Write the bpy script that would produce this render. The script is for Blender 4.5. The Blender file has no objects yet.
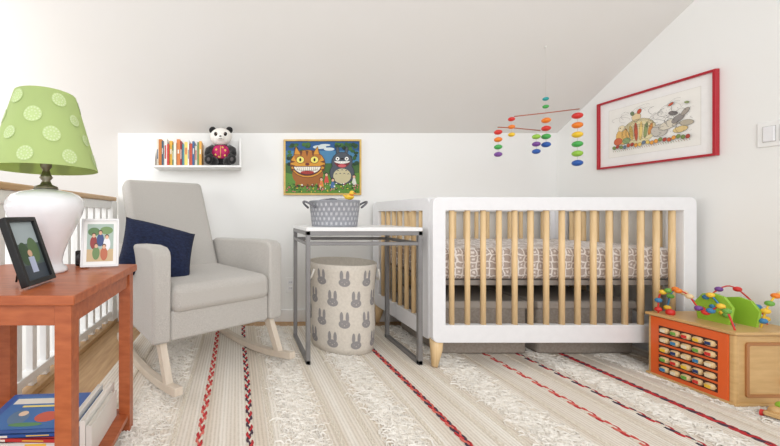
import bpy, bmesh, math, random
from mathutils import Vector, Matrix, Euler
random.seed(7)
S=bpy.context.scene
COL=S.collection
try:
    S.view_settings.view_transform='Standard'
except Exception: pass
PI=math.pi
# ---------------------------------------------------------------- materials
def lin(c):
    out=[]
    for v in c:
        v=v/255.0
        out.append(v/12.92 if v<=0.04045 else ((v+0.055)/1.055)**2.4)
    return (out[0],out[1],out[2],1.0)
MC={}
def mat(name,c,rough=0.6,c2=None,scale=30,bump=0.0,bscale=200,metal=0.0,stretch=None,spec=0.5,trans=0.0,coat=0.0,sheen=0.0):
    if name in MC: return MC[name]
    m=bpy.data.materials.new(name); m.use_nodes=True
    nt=m.node_tree; N=nt.nodes; L=nt.links
    b=N['Principled BSDF']
    b.inputs['Base Color'].default_value=lin(c)
    b.inputs['Roughness'].default_value=rough
    b.inputs['Metallic'].default_value=metal
    b.inputs['Specular IOR Level'].default_value=spec
    b.inputs['Coat Weight'].default_value=coat
    b.inputs['Sheen Weight'].default_value=sheen
    tc=N.new('ShaderNodeTexCoord'); mp=N.new('ShaderNodeMapping')
    L.new(tc.outputs['Object'],mp.inputs['Vector'])
    if stretch: mp.inputs['Scale'].default_value=stretch
    no=N.new('ShaderNodeTexNoise'); no.inputs['Scale'].default_value=scale; no.inputs['Detail'].default_value=4
    L.new(mp.outputs['Vector'],no.inputs['Vector'])
    if c2 is None: c2=tuple(max(0,v*0.985) for v in c)
    r=N.new('ShaderNodeValToRGB')
    r.color_ramp.elements[0].position=0.3; r.color_ramp.elements[1].position=0.7
    r.color_ramp.elements[0].color=lin(c2); r.color_ramp.elements[1].color=lin(c)
    L.new(no.outputs['Fac'],r.inputs['Fac']); L.new(r.outputs['Color'],b.inputs['Base Color'])
    if bump>0:
        n2=N.new('ShaderNodeTexNoise'); n2.inputs['Scale'].default_value=bscale
        L.new(mp.outputs['Vector'],n2.inputs['Vector'])
        bp=N.new('ShaderNodeBump'); bp.inputs['Strength'].default_value=bump; bp.inputs['Distance'].default_value=0.003
        L.new(n2.outputs['Fac'],bp.inputs['Height']); L.new(bp.outputs['Normal'],b.inputs['Normal'])
    MC[name]=m
    return m
def col(c,rough=0.5):
    return mat('paint_%d_%d_%d'%tuple(c),c,rough)

WALL=mat('wall_paint',(241,241,239),0.85,(240,240,237),3,0.03,300)
CEIL=mat('ceiling_paint',(229,227,224),0.9,(228,226,222),3,0.03,300)
TRIM=mat('trim_white',(242,242,240),0.45)
WHITE=mat('crib_white',(238,238,240),0.4)
LWOOD=mat('light_wood',(236,206,160),0.5,(222,188,138),12,stretch=(8,8,1))
RWOOD=mat('cherry_wood',(184,102,60),0.35,(158,80,44),9,stretch=(1.5,6,6))
FLOORW=mat('floor_wood',(196,160,116),0.45,(170,132,90),6,stretch=(10,1,1))
RAILW=mat('rail_wood',(205,170,128),0.4,(185,148,104),8,stretch=(8,1,8))
FAB=mat('chair_fabric',(202,198,192),0.95,(170,166,160),420,0.35,500,sheen=0.2)
CHW=mat('chair_leg_paint',(220,208,192),0.5,(206,192,174),8,stretch=(6,1,1))
METAL=mat('grey_metal',(140,138,138),0.4,(132,130,130),10,metal=0.4)
WTOP=mat('table_top_white',(240,240,240),0.3)
BLACK=mat('black_paint',(18,18,20),0.4)

# ---------------------------------------------------------------- helpers
def empty(name,loc=(0,0,0),rotz=0.0,rot=None):
    e=bpy.data.objects.new(name,None); COL.objects.link(e)
    e.empty_display_size=0.05
    e.location=loc; e.rotation_euler=rot if rot else (0,0,rotz)
    return e
def addobj(name,me,m,parent=None,smooth=False):
    o=bpy.data.objects.new(name,me); COL.objects.link(o)
    if m is not None:
        for mm in (m if isinstance(m,(list,tuple)) else [m]): me.materials.append(mm)
    if smooth:
        for p in me.polygons: p.use_smooth=True
    if parent: o.parent=parent
    return o
def meshdata(name,vs,fs,mi=None):
    me=bpy.data.meshes.new(name); me.from_pydata([tuple(v) for v in vs],[],fs)
    if mi:
        for p,i in zip(me.polygons,mi): p.material_index=i
    me.update(); return me
def box(name,lo,hi,m,parent=None,bevel=0.004,seg=2,rot=None):
    c=[(a+b)/2 for a,b in zip(lo,hi)]; s=[(b-a)/2 for a,b in zip(lo,hi)]
    bm=bmesh.new(); bmesh.ops.create_cube(bm,size=2)
    for v in bm.verts: v.co=Vector((v.co.x*s[0],v.co.y*s[1],v.co.z*s[2]))
    me=bpy.data.meshes.new(name); bm.to_mesh(me); bm.free()
    o=addobj(name,me,m,parent,smooth=bevel>0); o.location=c
    if rot: o.rotation_euler=rot
    if bevel>0:
        b=o.modifiers.new('bevel','BEVEL'); b.width=min(bevel,min(s)*0.98); b.segments=seg; b.harden_normals=True
    return o
def lathe(name,prof,m,parent=None,loc=(0,0,0),n=48,smooth=True,rot=None,cap=True):
    vs=[];fs=[]
    for r,z in prof:
        for i in range(n):
            a=2*PI*i/n; vs.append((r*math.cos(a),r*math.sin(a),z))
    for k in range(len(prof)-1):
        for i in range(n):
            j=(i+1)%n; fs.append((k*n+i,k*n+j,(k+1)*n+j,(k+1)*n+i))
    if cap:
        fs.append(tuple(reversed(range(n)))); fs.append(tuple(range((len(prof)-1)*n,len(prof)*n)))
    o=addobj(name,meshdata(name,vs,fs),m,parent,smooth); o.location=loc
    if rot:o.rotation_euler=rot
    return o
def ell(name,c,r,m,parent=None,rot=None,seg=24):
    bm=bmesh.new(); bmesh.ops.create_uvsphere(bm,u_segments=seg,v_segments=seg//2+2,radius=1)
    for v in bm.verts: v.co=Vector((v.co.x*r[0],v.co.y*r[1],v.co.z*r[2]))
    me=bpy.data.meshes.new(name); bm.to_mesh(me); bm.free()
    o=addobj(name,me,m,parent,True); o.location=c
    if rot:o.rotation_euler=rot
    return o
def frames(pts):
    out=[]; up=Vector((0,0,1))
    pn=None
    for i,p in enumerate(pts):
        a=pts[max(0,i-1)]; b=pts[min(len(pts)-1,i+1)]
        t=(Vector(b)-Vector(a)).normalized()
        if pn is None:
            ref=up if abs(t.z)<0.9 else Vector((1,0,0))
            n=t.cross(ref).normalized()
        else:
            n=(pn-t*pn.dot(t)).normalized()
        pn=n
        out.append((Vector(p),n,t.cross(n).normalized()))
    return out
def tubedata(pts,r,n=8,vs=None,fs=None,closed=False):
    if vs is None: vs=[];fs=[]
    base=len(vs); fr=frames(pts); K=len(pts)
    for k,(p,a,b) in enumerate(fr):
        rr=r[k] if isinstance(r,(list,tuple)) else r
        for i in range(n):
            t=2*PI*(i+0.5)/n; vs.append(p+a*math.cos(t)*rr+b*math.sin(t)*rr)
    for k in range(K-1):
        for i in range(n):
            j=(i+1)%n; fs.append((base+k*n+i,base+k*n+j,base+(k+1)*n+j,base+(k+1)*n+i))
    fs.append(tuple(base+i for i in reversed(range(n)))); fs.append(tuple(base+(K-1)*n+i for i in range(n)))
    return vs,fs
def tube(name,pts,r,m,parent=None,n=10,smooth=True):
    vs,fs=tubedata(pts,r,n)
    me=meshdata(name,vs,fs)
    o=addobj(name,me,m,parent,smooth)
    bm=bmesh.new(); bm.from_mesh(me); bmesh.ops.recalc_face_normals(bm,faces=bm.faces); bm.to_mesh(me); bm.free()
    return o
def extrude_poly(name,poly,axis,a0,a1,m,parent=None,bevel=0.003,seg=2):
    n=len(poly); vs=[]
    for a in (a0,a1):
        for p in poly:
            vs.append((a,p[0],p[1]) if axis=='x' else ((p[0],a,p[1]) if axis=='y' else (p[0],p[1],a)))
    fs=[tuple(range(n)),tuple(reversed(range(n,2*n)))]
    for i in range(n):
        j=(i+1)%n; fs.append((i,n+i,n+j,j))
    me=meshdata(name,vs,fs)
    bm=bmesh.new(); bm.from_mesh(me); bmesh.ops.recalc_face_normals(bm,faces=bm.faces); bm.to_mesh(me); bm.free()
    o=addobj(name,me,m,parent,bevel>0)
    if bevel>0:
        b=o.modifiers.new('bevel','BEVEL'); b.width=bevel; b.segments=seg; b.harden_normals=True; b.limit_method='ANGLE'; b.angle_limit=math.radians(40)
    return o
def rrect(x0,z0,x1,z1,r,k=6):
    pts=[]
    for cx,cz,a in ((x1-r,z1-r,0),(x0+r,z1-r,90),(x0+r,z0+r,180),(x1-r,z0+r,270)):
        for i in range(k+1):
            t=math.radians(a+90*i/k); pts.append((cx+r*math.cos(t),cz+r*math.sin(t)))
    return pts
def ring(name,o,i,y0,y1,m,parent=None,axis='y',bevel=0.002):
    A=rrect(*o); B=rrect(*i); n=len(A); vs=[]
    def P(p,y): return (p[0],y,p[1]) if axis=='y' else (y,p[0],p[1])
    for y in (y0,y1):
        for p in A: vs.append(P(p,y))
        for p in B: vs.append(P(p,y))
    fs=[]
    for k in range(n):
        j=(k+1)%n
        fs.append((k,j,n+j,n+k)); fs.append((2*n+k,3*n+k,3*n+j,2*n+j))
        fs.append((k,2*n+k,2*n+j,j)); fs.append((n+k,n+j,3*n+j,3*n+k))
    me=meshdata(name,vs,fs)
    bm=bmesh.new(); bm.from_mesh(me); bmesh.ops.recalc_face_normals(bm,faces=bm.faces); bm.to_mesh(me); bm.free()
    ob=addobj(name,me,m,parent,bevel>0)
    if bevel>0:
        b=ob.modifiers.new('bevel','BEVEL'); b.width=bevel; b.segments=2; b.harden_normals=True; b.limit_method='ANGLE'; b.angle_limit=math.radians(50)
    return ob
class Art:
    """flat printed artwork: layered shapes in the local XZ plane, facing -Y"""
    def __init__(s): s.v=[];s.f=[];s.mi=[];s.m=[];s.k=0
    def _m(s,c):
        m=col(c,0.55)
        if m not in s.m: s.m.append(m)
        return s.m.index(m)
    def poly(s,pts,c):
        b=len(s.v); y=-0.00006*s.k; s.k+=1
        for p in pts: s.v.append((p[0],y,p[1]))
        s.f.append(tuple(range(b,b+len(pts)))); s.mi.append(s._m(c))
    def rect(s,x0,z0,x1,z1,c): s.poly([(x0,z0),(x1,z0),(x1,z1),(x0,z1)],c)
    def disc(s,cx,cz,rx,rz,c,rot=0,n=20,a0=0,a1=360):
        pts=[]
        full=(a1-a0)>=360
        for i in range(n if full else n+1):
            t=math.radians(a0+(a1-a0)*i/n); x=rx*math.cos(t); z=rz*math.sin(t); r=math.radians(rot)
            pts.append((cx+x*math.cos(r)-z*math.sin(r),cz+x*math.sin(r)+z*math.cos(r)))
        s.poly(pts,c)
    def line(s,pts,w,c):
        for a,b in zip(pts[:-1],pts[1:]):
            d=Vector((b[0]-a[0],b[1]-a[1])); 
            if d.length<1e-6: continue
            n=Vector((-d.y,d.x)).normalized()*w/2
            s.poly([(a[0]+n.x,a[1]+n.y),(a[0]-n.x,a[1]-n.y),(b[0]-n.x,b[1]-n.y),(b[0]+n.x,b[1]+n.y)],c)
            s.k-=1
        s.k+=1
    def arc(s,cx,cz,rx,rz,a0,a1,w,c,rot=0,n=14):
        r=math.radians(rot); pts=[]
        for i in range(n+1):
            t=math.radians(a0+(a1-a0)*i/n); x=rx*math.cos(t); z=rz*math.sin(t)
            pts.append((cx+x*math.cos(r)-z*math.sin(r),cz+x*math.sin(r)+z*math.cos(r)))
        s.line(pts,w,c)
    def make(s,name,parent,y=0):
        o=addobj(name,meshdata(name,s.v,s.f,s.mi),s.m,parent); o.location=(0,y,0); return o

# ---------------------------------------------------------------- room
SL=0.68
def cz(y): return 1.404+SL*(2.5-y)
RX=2.388
box('wall_back',(-0.888,2.5,0),(RX,2.6,1.42),WALL,bevel=0)
extrude_poly('ceiling',[(3.5,cz(3.5)),(-0.4,cz(-0.4)),(-0.4,cz(-0.4)+0.08),(3.5,cz(3.5)+0.08)],'x',-2.6,RX+0.1,CEIL,bevel=0)
extrude_poly('wall_right',[(2.6,-0.1),(2.6,cz(2.6)+0.04),(-0.4,cz(-0.4)+0.04),(-0.4,-0.1)],'x',RX,RX+0.1,WALL,bevel=0)
box('floor',(-0.98,-0.4,-0.06),(RX,2.5,0.0),FLOORW,bevel=0)
box('wall_stairwell_far',(-2.6,3.4,-1.4),(-0.888,3.5,cz(3.4)+0.04),WALL,bevel=0)
box('wall_stairwell_side',(-0.888,2.6,-1.4),(-0.80,3.4,1.35),WALL,bevel=0)
box('wall_stairwell_under',(-0.975,-0.4,-1.4),(-0.93,2.5,-0.06),WALL,bevel=0)
box('floor_stairwell',(-2.6,-0.4,-1.45),(-0.98,3.4,-1.4),FLOORW,bevel=0)
box('baseboard_back',(-0.888,2.485,0),(RX,2.5,0.09),TRIM,bevel=0.003)
box('baseboard_right',(RX-0.015,-0.4,0),(RX,2.485,0.09),TRIM,bevel=0.003)

# railing
rl=empty('stair_railing')
box('cap_rail',(-0.967,0.1,0.895),(-0.893,2.49,0.925),RAILW,rl,0.008,3)
box('sub_rail',(-0.955,0.1,0.84),(-0.905,2.49,0.895),TRIM,rl,0.004)
box('bottom_rail',(-0.955,0.1,0.06),(-0.905,2.49,0.10),TRIM,rl,0.004)
box('curb',(-0.975,0.1,0.0),(-0.885,2.49,0.03),RAILW,rl,0.004)
box('newel_post',(-0.97,2.41,0.0),(-0.89,2.495,0.895),TRIM,rl,0.004)
y=0.15;i=0
while y<2.38:
    i+=1
    box('baluster_%d'%i,(-0.947,y-0.016,0.03),(-0.913,y+0.016,0.85),TRIM,rl,0.003); y+=0.105

o=empty('wall_outlet',(0.40,2.4995,0.27))
box('plate',(-0.035,-0.006,-0.057),(0.035,0,0.057),TRIM,o,0.003)
for dz in(-0.022,0.022):
    box('socket',(-0.017,-0.009,dz-0.014),(0.017,-0.005,dz+0.014),WHITE,o,0.003)
    for dx in(-0.006,0.006): box('slot',(dx-0.0012,-0.0095,dz-0.004),(dx+0.0012,-0.0088,dz+0.006),BLACK,o,0)
o=empty('light_switch',(RX-0.0005,1.475,1.158),-PI/2)
box('plate',(-0.06,-0.006,-0.056),(0.06,0,0.056),TRIM,o,0.003)
for dx in(-0.024,0.024):
    box('recess',(dx-0.019,-0.0066,-0.036),(dx+0.019,-0.005,0.036),col((190,190,188)),o,0.0)
    box('rocker',(dx-0.017,-0.011,-0.034),(dx+0.017,-0.004,0.034),WHITE,o,0.003)

# ---------------------------------------------------------------- crib
RB0=0.013
RT=0.0135   # rug thickness
cr=empty('baby_crib')
X0,X1,Y0,Y1=0.995,2.335,1.70,2.46
T=0.035; ZB,ZT=0.145,0.886
def panel(nm,a0,a1,b0,b1,axis,n,front):
    ring(nm+'_frame',(a0,ZB,a1,ZT,0.03),(a0+0.065,ZB+0.09,a1-0.065,ZT-0.068,0.004),b0,b1,WHITE,cr,axis,0.004)
    lo=a0+0.065;hi=a1-0.065
    for k in range(n):
        a=lo+(hi-lo)*(k+0.5+0.0)/n
        p=[(a,(b0+b1)/2),( (b0+b1)/2,a)][0 if axis=='y' else 1]
        lathe(nm+'_dowel_%d'%(k+1),[(0.0125,ZB+0.085),(0.0125,ZT-0.063)],LWOOD,cr,(p[0],p[1],0),16)
panel('front',X0,X1,Y0,Y0+T,'y',15,True)
panel('back',X0,X1,Y1-T,Y1,'y',15,False)
panel('left',Y0+T,Y1-T,X0,X0+T,'x',7,False)
panel('right',Y0+T,Y1-T,X1-T,X1,'x',7,False)
for (fx,fy,sx,sy) in ((X0+0.04,Y0+0.04,-1,-1),(X1-0.04,Y0+0.04,1,-1),(X0+0.04,Y1-0.04,-1,1),(X1-0.04,Y1-0.04,1,1)):
    vs,fs=tubedata([(fx,fy,0.16),(fx+sx*0.005,fy+sy*0.008,0.10),(fx+sx*0.018,fy+sy*0.015,RT+0.002)],[0.033,0.028,0.015],20)
    addobj('foot',meshdata('foot',vs,fs),LWOOD,cr,True)
m=bpy.data.materials.new('crib_sheet_print'); m.use_nodes=True; nt=m.node_tree;N=nt.nodes;L=nt.links;b=N['Principled BSDF'];b.inputs['Roughness'].default_value=0.95
tc=N.new('ShaderNodeTexCoord')
vo=N.new('ShaderNodeTexVoronoi'); vo.inputs['Scale'].default_value=28; vo.inputs['Randomness'].default_value=0.3
vo.feature='DISTANCE_TO_EDGE'
ns=N.new('ShaderNodeTexNoise'); ns.inputs['Scale'].default_value=30
mx=N.new('ShaderNodeVectorMath'); mx.operation='MULTIPLY_ADD'; mx.inputs[1].default_value=(0.025,0.025,0.025)
L.new(tc.outputs['Object'],ns.inputs['Vector']); L.new(ns.outputs['Color'],mx.inputs[0]); L.new(tc.outputs['Object'],mx.inputs[2])
L.new(mx.outputs[0],vo.inputs['Vector'])
r=N.new('ShaderNodeValToRGB'); e=r.color_ramp.elements
e[0].position=0.08;e[0].color=lin((232,226,222)); e[1].position=0.12;e[1].color=lin((178,164,156))
x=e.new(0.32);x.color=lin((178,164,156)); x=e.new(0.36);x.color=lin((226,218,214))
L.new(vo.outputs['Distance'],r.inputs['Fac']); L.new(r.outputs['Color'],b.inputs['Base Color'])
SHEET=m
box('mattress',(X0+0.045,Y0+0.045,0.455),(X1-0.045,Y1-0.045,0.625),SHEET,cr,0.035,5)
box('mattress_base',(X0+0.045,Y0+0.05,0.427),(X1-0.045,Y1-0.05,0.454),mat('base_grey',(150,142,136),0.8),cr,0.003)
BIN=mat('storage_felt',(168,158,148),0.95,(150,140,130),80,0.3,300)
for k,(a,b_) in enumerate(((1.12,1.62),(1.68,2.22))):
    s=empty('storage_bin')
    box('body',(a,1.87,RT+0.002),(b_,2.30,0.30),BIN,s,0.02,3)
    box('lid',(a-0.008,1.862,0.27),(b_+0.008,2.308,0.315),mat('storage_lid',(180,170,160),0.9),s,0.012,3)
    box('handle',((a+b_)/2-0.05,1.852,0.15),((a+b_)/2+0.05,1.868,0.18),mat('handle_brown',(96,80,70),0.8),s,0.004)

# ---------------------------------------------------------------- rug
m=bpy.data.materials.new('woven_rug'); m.use_nodes=True; nt=m.node_tree;N=nt.nodes;L=nt.links;b=N['Principled BSDF'];b.inputs['Roughness'].default_value=0.98
tc=N.new('ShaderNodeTexCoord')
w=N.new('ShaderNodeTexWave'); w.bands_direction='X'; w.inputs['Scale'].default_value=22; w.inputs['Distortion'].default_value=0.8; w.inputs['Detail'].default_value=2
w2=N.new('ShaderNodeTexNoise'); w2.inputs['Scale'].default_value=1.0; w2.inputs['Detail'].default_value=3
mp=N.new('ShaderNodeMapping'); mp.inputs['Scale'].default_value=(16,0.4,1); L.new(tc.outputs['Object'],mp.inputs[0]); L.new(mp.outputs[0],w2.inputs['Vector'])
n3=N.new('ShaderNodeTexNoise'); n3.inputs['Scale'].default_value=1; mp3=N.new('ShaderNodeMapping'); mp3.inputs['Scale'].default_value=(60,160,1); L.new(tc.outputs['Object'],mp3.inputs[0]); L.new(mp3.outputs[0],n3.inputs['Vector'])
L.new(tc.outputs['Object'],w.inputs['Vector'])
r=N.new('ShaderNodeValToRGB'); e=r.color_ramp.elements; e[0].position=0.35;e[0].color=lin((220,208,192)); e[1].position=0.6;e[1].color=lin((240,234,224))
L.new(w2.outputs['Fac'],r.inputs['Fac'])
r2=N.new('ShaderNodeValToRGB'); e=r2.color_ramp.elements; e[0].position=0.3;e[0].color=(0.72,0.69,0.65,1); e[1].position=0.58;e[1].color=(1,1,1,1)
mxx=N.new('ShaderNodeMath'); mxx.operation='MULTIPLY_ADD'; mxx.inputs[1].default_value=0.4
ms=N.new('ShaderNodeMath'); ms.operation='MULTIPLY'; ms.inputs[1].default_value=0.6
L.new(n3.outputs['Fac'],ms.inputs[0]); L.new(w.outputs['Fac'],mxx.inputs[0]); L.new(ms.outputs[0],mxx.inputs[2]); L.new(mxx.outputs[0],r2.inputs['Fac'])
mm=N.new('ShaderNodeMixRGB'); mm.blend_type='MULTIPLY'; mm.inputs[0].default_value=0.6
L.new(r.outputs['Color'],mm.inputs[1]); L.new(r2.outputs['Color'],mm.inputs[2]); L.new(mm.outputs[0],b.inputs['Base Color'])
bp=N.new('ShaderNodeBump'); bp.inputs['Strength'].default_value=0.6; bp.inputs['Distance'].default_value=0.004
L.new(mxx.outputs[0],bp.inputs['Height']); L.new(bp.outputs['Normal'],b.inputs['Normal'])
RUG=m
rg=empty('area_rug')
RY0,RY1=0.45,2.36
box('woven_base',(-0.64,RY0,0.0),(2.365,RY1,RB0),RUG,rg,0.004)
REDY=mat('rug_red_yarn',(202,58,60),0.95,(172,42,50),200,0.3,400)
PINKY=mat('rug_coral_yarn',(214,110,98),0.95)
CRY=mat('rug_cream_yarn',(236,228,214),0.95,(215,205,188),200,0.3,400)
DKY=mat('rug_dark_yarn',(76,58,72),0.95)
def braid(xc,wd,ms_,rr=0.0050):
    for s_ in range(3):
        pts=[]; n=200
        for k in range(n+1):
            yy=RY0+0.01+(RY1-RY0-0.02)*k/n; t=(yy-RY0)*2*PI/0.085+s_*2*PI/3
            pts.append((xc+wd*math.sin(t)+0.003*math.sin(yy*5+xc*9),yy,RB0+0.001+0.0015*math.sin(2*t)))
        tube('braid_strand',pts,rr,ms_[s_],rg,5)
for xc,ms_,wd_ in ((-0.128,(REDY,PINKY,CRY),0.009),(0.045,(REDY,DKY,CRY),0.009),(0.79,(REDY,PINKY,DKY),0.009),(1.39,(REDY,CRY,PINKY),0.008),(1.82,(REDY,DKY,REDY),0.009),(1.58,(REDY,CRY,DKY),0.007)):
    braid(xc,wd_,ms_)
for xc in (-0.50,-0.22,0.12,0.36,0.47,0.70,0.90,0.98,1.27,1.50,1.92,2.22):
    braid(xc,0.006,(CRY,CRY,CRY),0.0036)
SHAG=mat('rug_shag_yarn',(246,242,235),0.98,(232,226,216),60)
vs=[];fs=[]
def tufts(xa,xb,dens):
    n=int((RY1-RY0)*dens)
    for _ in range(n):
        x=random.triangular(xa-0.015,xb+0.015); y=random.uniform(RY0+0.02,RY1-0.02)
        a=random.gauss(-PI/2,0.9) if random.random()<0.5 else random.uniform(0,2*PI); l=random.uniform(0.022,0.055); h=random.uniform(0.001,0.007)
        p=[Vector((x,y,RB0-0.001)),Vector((x+0.4*l*math.cos(a),y+0.4*l*math.sin(a),RB0+h)),Vector((x+0.8*l*math.cos(a+0.4),y+0.8*l*math.sin(a+0.4),RB0+h*0.8)),Vector((x+l*math.cos(a+1),y+l*math.sin(a+1),RB0+0.001))]
        tubedata(p,[0.0028,0.0032,0.0026,0.0014],3,vs,fs)
for xa,xb in ((-0.42,-0.27),(0.16,0.31),(0.51,0.66),(1.03,1.20),(1.64,1.74),(2.00,2.14)):
    tufts(xa,xb,1300)
addobj('shag_tufts',meshdata('shag',vs,fs),SHAG,rg)

# ---------------------------------------------------------------- rocking chair
ch=empty('rocking_chair',(-0.055,1.605,RT+0.002),math.radians(34))
HW=0.36
for s_,nm in ((-1,'left'),(1,'right')):
    prof=[(0.0,0.225),(-0.005,0.60),(0.005,0.625),(0.03,0.64),(0.10,0.645),(0.58,0.625),(0.64,0.60),(0.58,0.24)]
    a=s_*HW; b_=s_*(HW-0.085)
    extrude_poly(nm+'_arm',prof,'x',min(a,b_),max(a,b_),FAB,ch,0.018,4)
box('seat_base',(-0.274,0.01,0.225),(0.274,0.58,0.36),FAB,ch,0.015,3)
box('seat_cushion',(-0.272,-0.012,0.345),(0.272,0.55,0.472),FAB,ch,0.04,6)
tl=math.radians(-24)
bk=box('backrest',(-0.27,-0.055,-0.36),(0.27,0.055,0.36),FAB,ch,0.035,6)
bk.location=(0,0.650,0.660); bk.rotation_euler=(tl,0,0)
R=1.9
def rz(y): return R-math.sqrt(R*R-(y-0.36)**2)
for s_,nm in ((-1,'left'),(1,'right')):
    xc=s_*0.305
    top=[];bot=[]
    for k in range(25):
        yy=-0.14+0.86*k/24; zz=rz(yy); bot.append((yy,zz)); top.append((yy,zz+0.034))
    extrude_poly(nm+'_rocker',bot+top[::-1],'x',xc-0.018,xc+0.018,CHW,ch,0.003)
    extrude_poly(nm+'_front_leg',[(0.03,0.24),(0.085,0.24),(-0.015,rz(0)+0.03),(-0.055,rz(-.04)+0.03)],'x',xc-0.016,xc+0.016,CHW,ch,0.003)
    extrude_poly(nm+'_rear_leg',[(0.50,0.26),(0.555,0.26),(0.63,rz(0.6)+0.03),(0.59,rz(0.6)+0.03)],'x',xc-0.016,xc+0.016,CHW,ch,0.003)
box('rear_stretcher',(-0.29,0.57,0.13),(0.29,0.595,0.165),CHW,ch,0.003)
NAVY=mat('navy_knit',(30,42,76),0.95,(10,18,42),60,1.0,90,stretch=(1,1,2))
def pillow(name,w,h,t,m,parent=None):
    n=22; vs=[];fs=[]
    for s_ in (1,-1):
        for j in range(n+1):
            for i in range(n+1):
                u=2*i/n-1; v=2*j/n-1
                th=t/2*((max(0,1-abs(u)**2.6))*(max(0,1-abs(v)**2.6)))**0.45
                th+=0.006*math.sin(u*5+v*3)*(1-u*u)*(1-v*v)
                k=1-0.07*(1-abs(u)**2)*(abs(v)**4); k2=1-0.07*(1-abs(v)**2)*(abs(u)**4)
                vs.append((u*w/2*k2,s_*th,v*h/2*k-0.02*(u*u)*(1-abs(v))))
    M=(n+1)*(n+1)
    for s_ in (0,1):
        for j in range(n):
            for i in range(n):
                a=s_*M+j*(n+1)+i; f=(a,a+1,a+n+2,a+n+1); fs.append(f if s_ else f[::-1])
    me=meshdata(name,vs,fs); bm=bmesh.new(); bm.from_mesh(me); bmesh.ops.remove_doubles(bm,verts=bm.verts,dist=1e-5); bmesh.ops.recalc_face_normals(bm,faces=bm.faces); bm.to_mesh(me); bm.free()
    return addobj(name,me,m,parent,True)
pl=empty('throw_pillow',(-0.41,1.735,0.605),rot=Euler((math.radians(-32),math.radians(15),math.radians(22))))
pillow('cushion',0.385,0.32,0.14,NAVY,pl)

# ---------------------------------------------------------------- side table
st=empty('side_table')
TX0,TX1,TY0,TY1,TZ=-0.868,-0.375,0.77,1.26,0.612
box('top',(TX0,TY0,TZ-0.024),(TX1,TY1,TZ),RWOOD,st,0.004)
L0=TX0+0.01;L1=TX1-0.012;M0=TY0+0.012;M1=TY1-0.012
for a in (L0,L1-0.04):
    for b_ in (M0,M1-0.04):
        box('leg',(a,b_,0.0 if a==L0 else RT),(a+0.04,b_+0.04,TZ-0.024),RWOOD,st,0.002)
box('apron_front',(L0+0.04,M0+0.006,TZ-0.075),(L1-0.04,M0+0.026,TZ-0.024),RWOOD,st,0.002)
box('apron_rear',(L0+0.04,M1-0.026,TZ-0.075),(L1-0.04,M1-0.006,TZ-0.024),RWOOD,st,0.002)
for a in (L0+0.006,L1-0.026): box('apron_side',(a,M0+0.04,TZ-0.075),(a+0.02,M1-0.04,TZ-0.024),RWOOD,st,0.002)
box('shelf',(L0+0.005,M0+0.005,0.060),(L1-0.005,M1-0.005,0.078),RWOOD,st,0.002)
PAGE=mat('book_pages',(236,232,222),0.9,(215,210,198),4,stretch=(1,1,260))
def book_flat(par,x0,y0,z0,w,d,t,c,rz_=0):
    e=empty('book_x',(x0,y0,z0),rz_); e.name='book_part'; e.parent=par
    m=col(c,0.4)
    box('pages',(-w/2+0.004,-d/2+0.004,0.003),(w/2-0.003,d/2-0.004,t-0.003),PAGE,e,0)
    box('cover_low',(-w/2,-d/2,0),(w/2,d/2,0.003),m,e,0.0008)
    box('cover_top',(-w/2,-d/2,t-0.003),(w/2,d/2,t),m,e,0.0008)
    box('spine',(-w/2,-d/2,0),(w/2,-d/2+0.004,t),m,e,0.0008)
    A=Art(); A.rect(-w*0.42,0.002,-w*0.1,t-0.004,(240,235,225)); A.rect(w*0.1,0.004,w*0.35,t-0.005,(240,200,80)); A.make('spine_text',e,-d/2-0.0004)
    return e
bs=empty('book_stack')
z=0.0785
for (w_,d_,t_,c_,r_) in ((0.26,0.24,0.022,(40,60,120),0.02),(0.25,0.24,0.016,(210,90,60),-0.03),(0.24,0.22,0.020,(225,225,222),0.05),(0.25,0.22,0.012,(196,60,60),-0.02),(0.26,0.22,0.012,(44,88,160),0.06)):
    book_flat(bs,-0.645,1.08,z,w_,d_,t_,c_,r_); z+=t_+0.0006
A=Art()
A.rect(-0.105,-0.09,0.105,0.09,(60,110,170)); A.rect(-0.10,0.045,0.09,0.078,(226,222,210)); A.disc(0.045,-0.03,0.035,0.028,(200,90,66)); A.disc(-0.04,-0.03,0.03,0.04,(90,120,150),20); A.disc(-0.035,-0.01,0.014,0.014,(230,200,170)); A.disc(0.0,-0.068,0.05,0.010,(90,140,90)); A.rect(-0.06,0.025,0.05,0.035,(240,220,120))
a=A.make('cover_print',bs); a.rotation_euler=(-PI/2,0,0.06); a.location=(-0.645,1.08,z+0.0003)
zz=0.0785
for k,(c_,hh,dd) in enumerate((((230,230,228),0.10,0.22),((60,110,160),0.085,0.21),((238,236,230),0.105,0.23),((226,224,218),0.09,0.2))):
    xx=-0.505+k*0.019
    box('upright_book_pages',(xx+0.002,1.0,zz),(xx+0.015,1.0+dd-0.01,zz+hh),PAGE,bs,0.0)
    box('upright_book_cover',(xx,0.995,zz),(xx+0.002,1.0+dd,zz+hh+0.003),col(c_,0.4),bs,0.0008)
    box('upright_book_cover',(xx+0.015,0.995,zz),(xx+0.017,1.0+dd,zz+hh+0.003),col(c_,0.4),bs,0.0008)
    box('upright_book_spine',(xx,0.993,zz),(xx+0.017,0.9955,zz+hh+0.003),col(c_,0.4),bs,0.0008)

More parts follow.
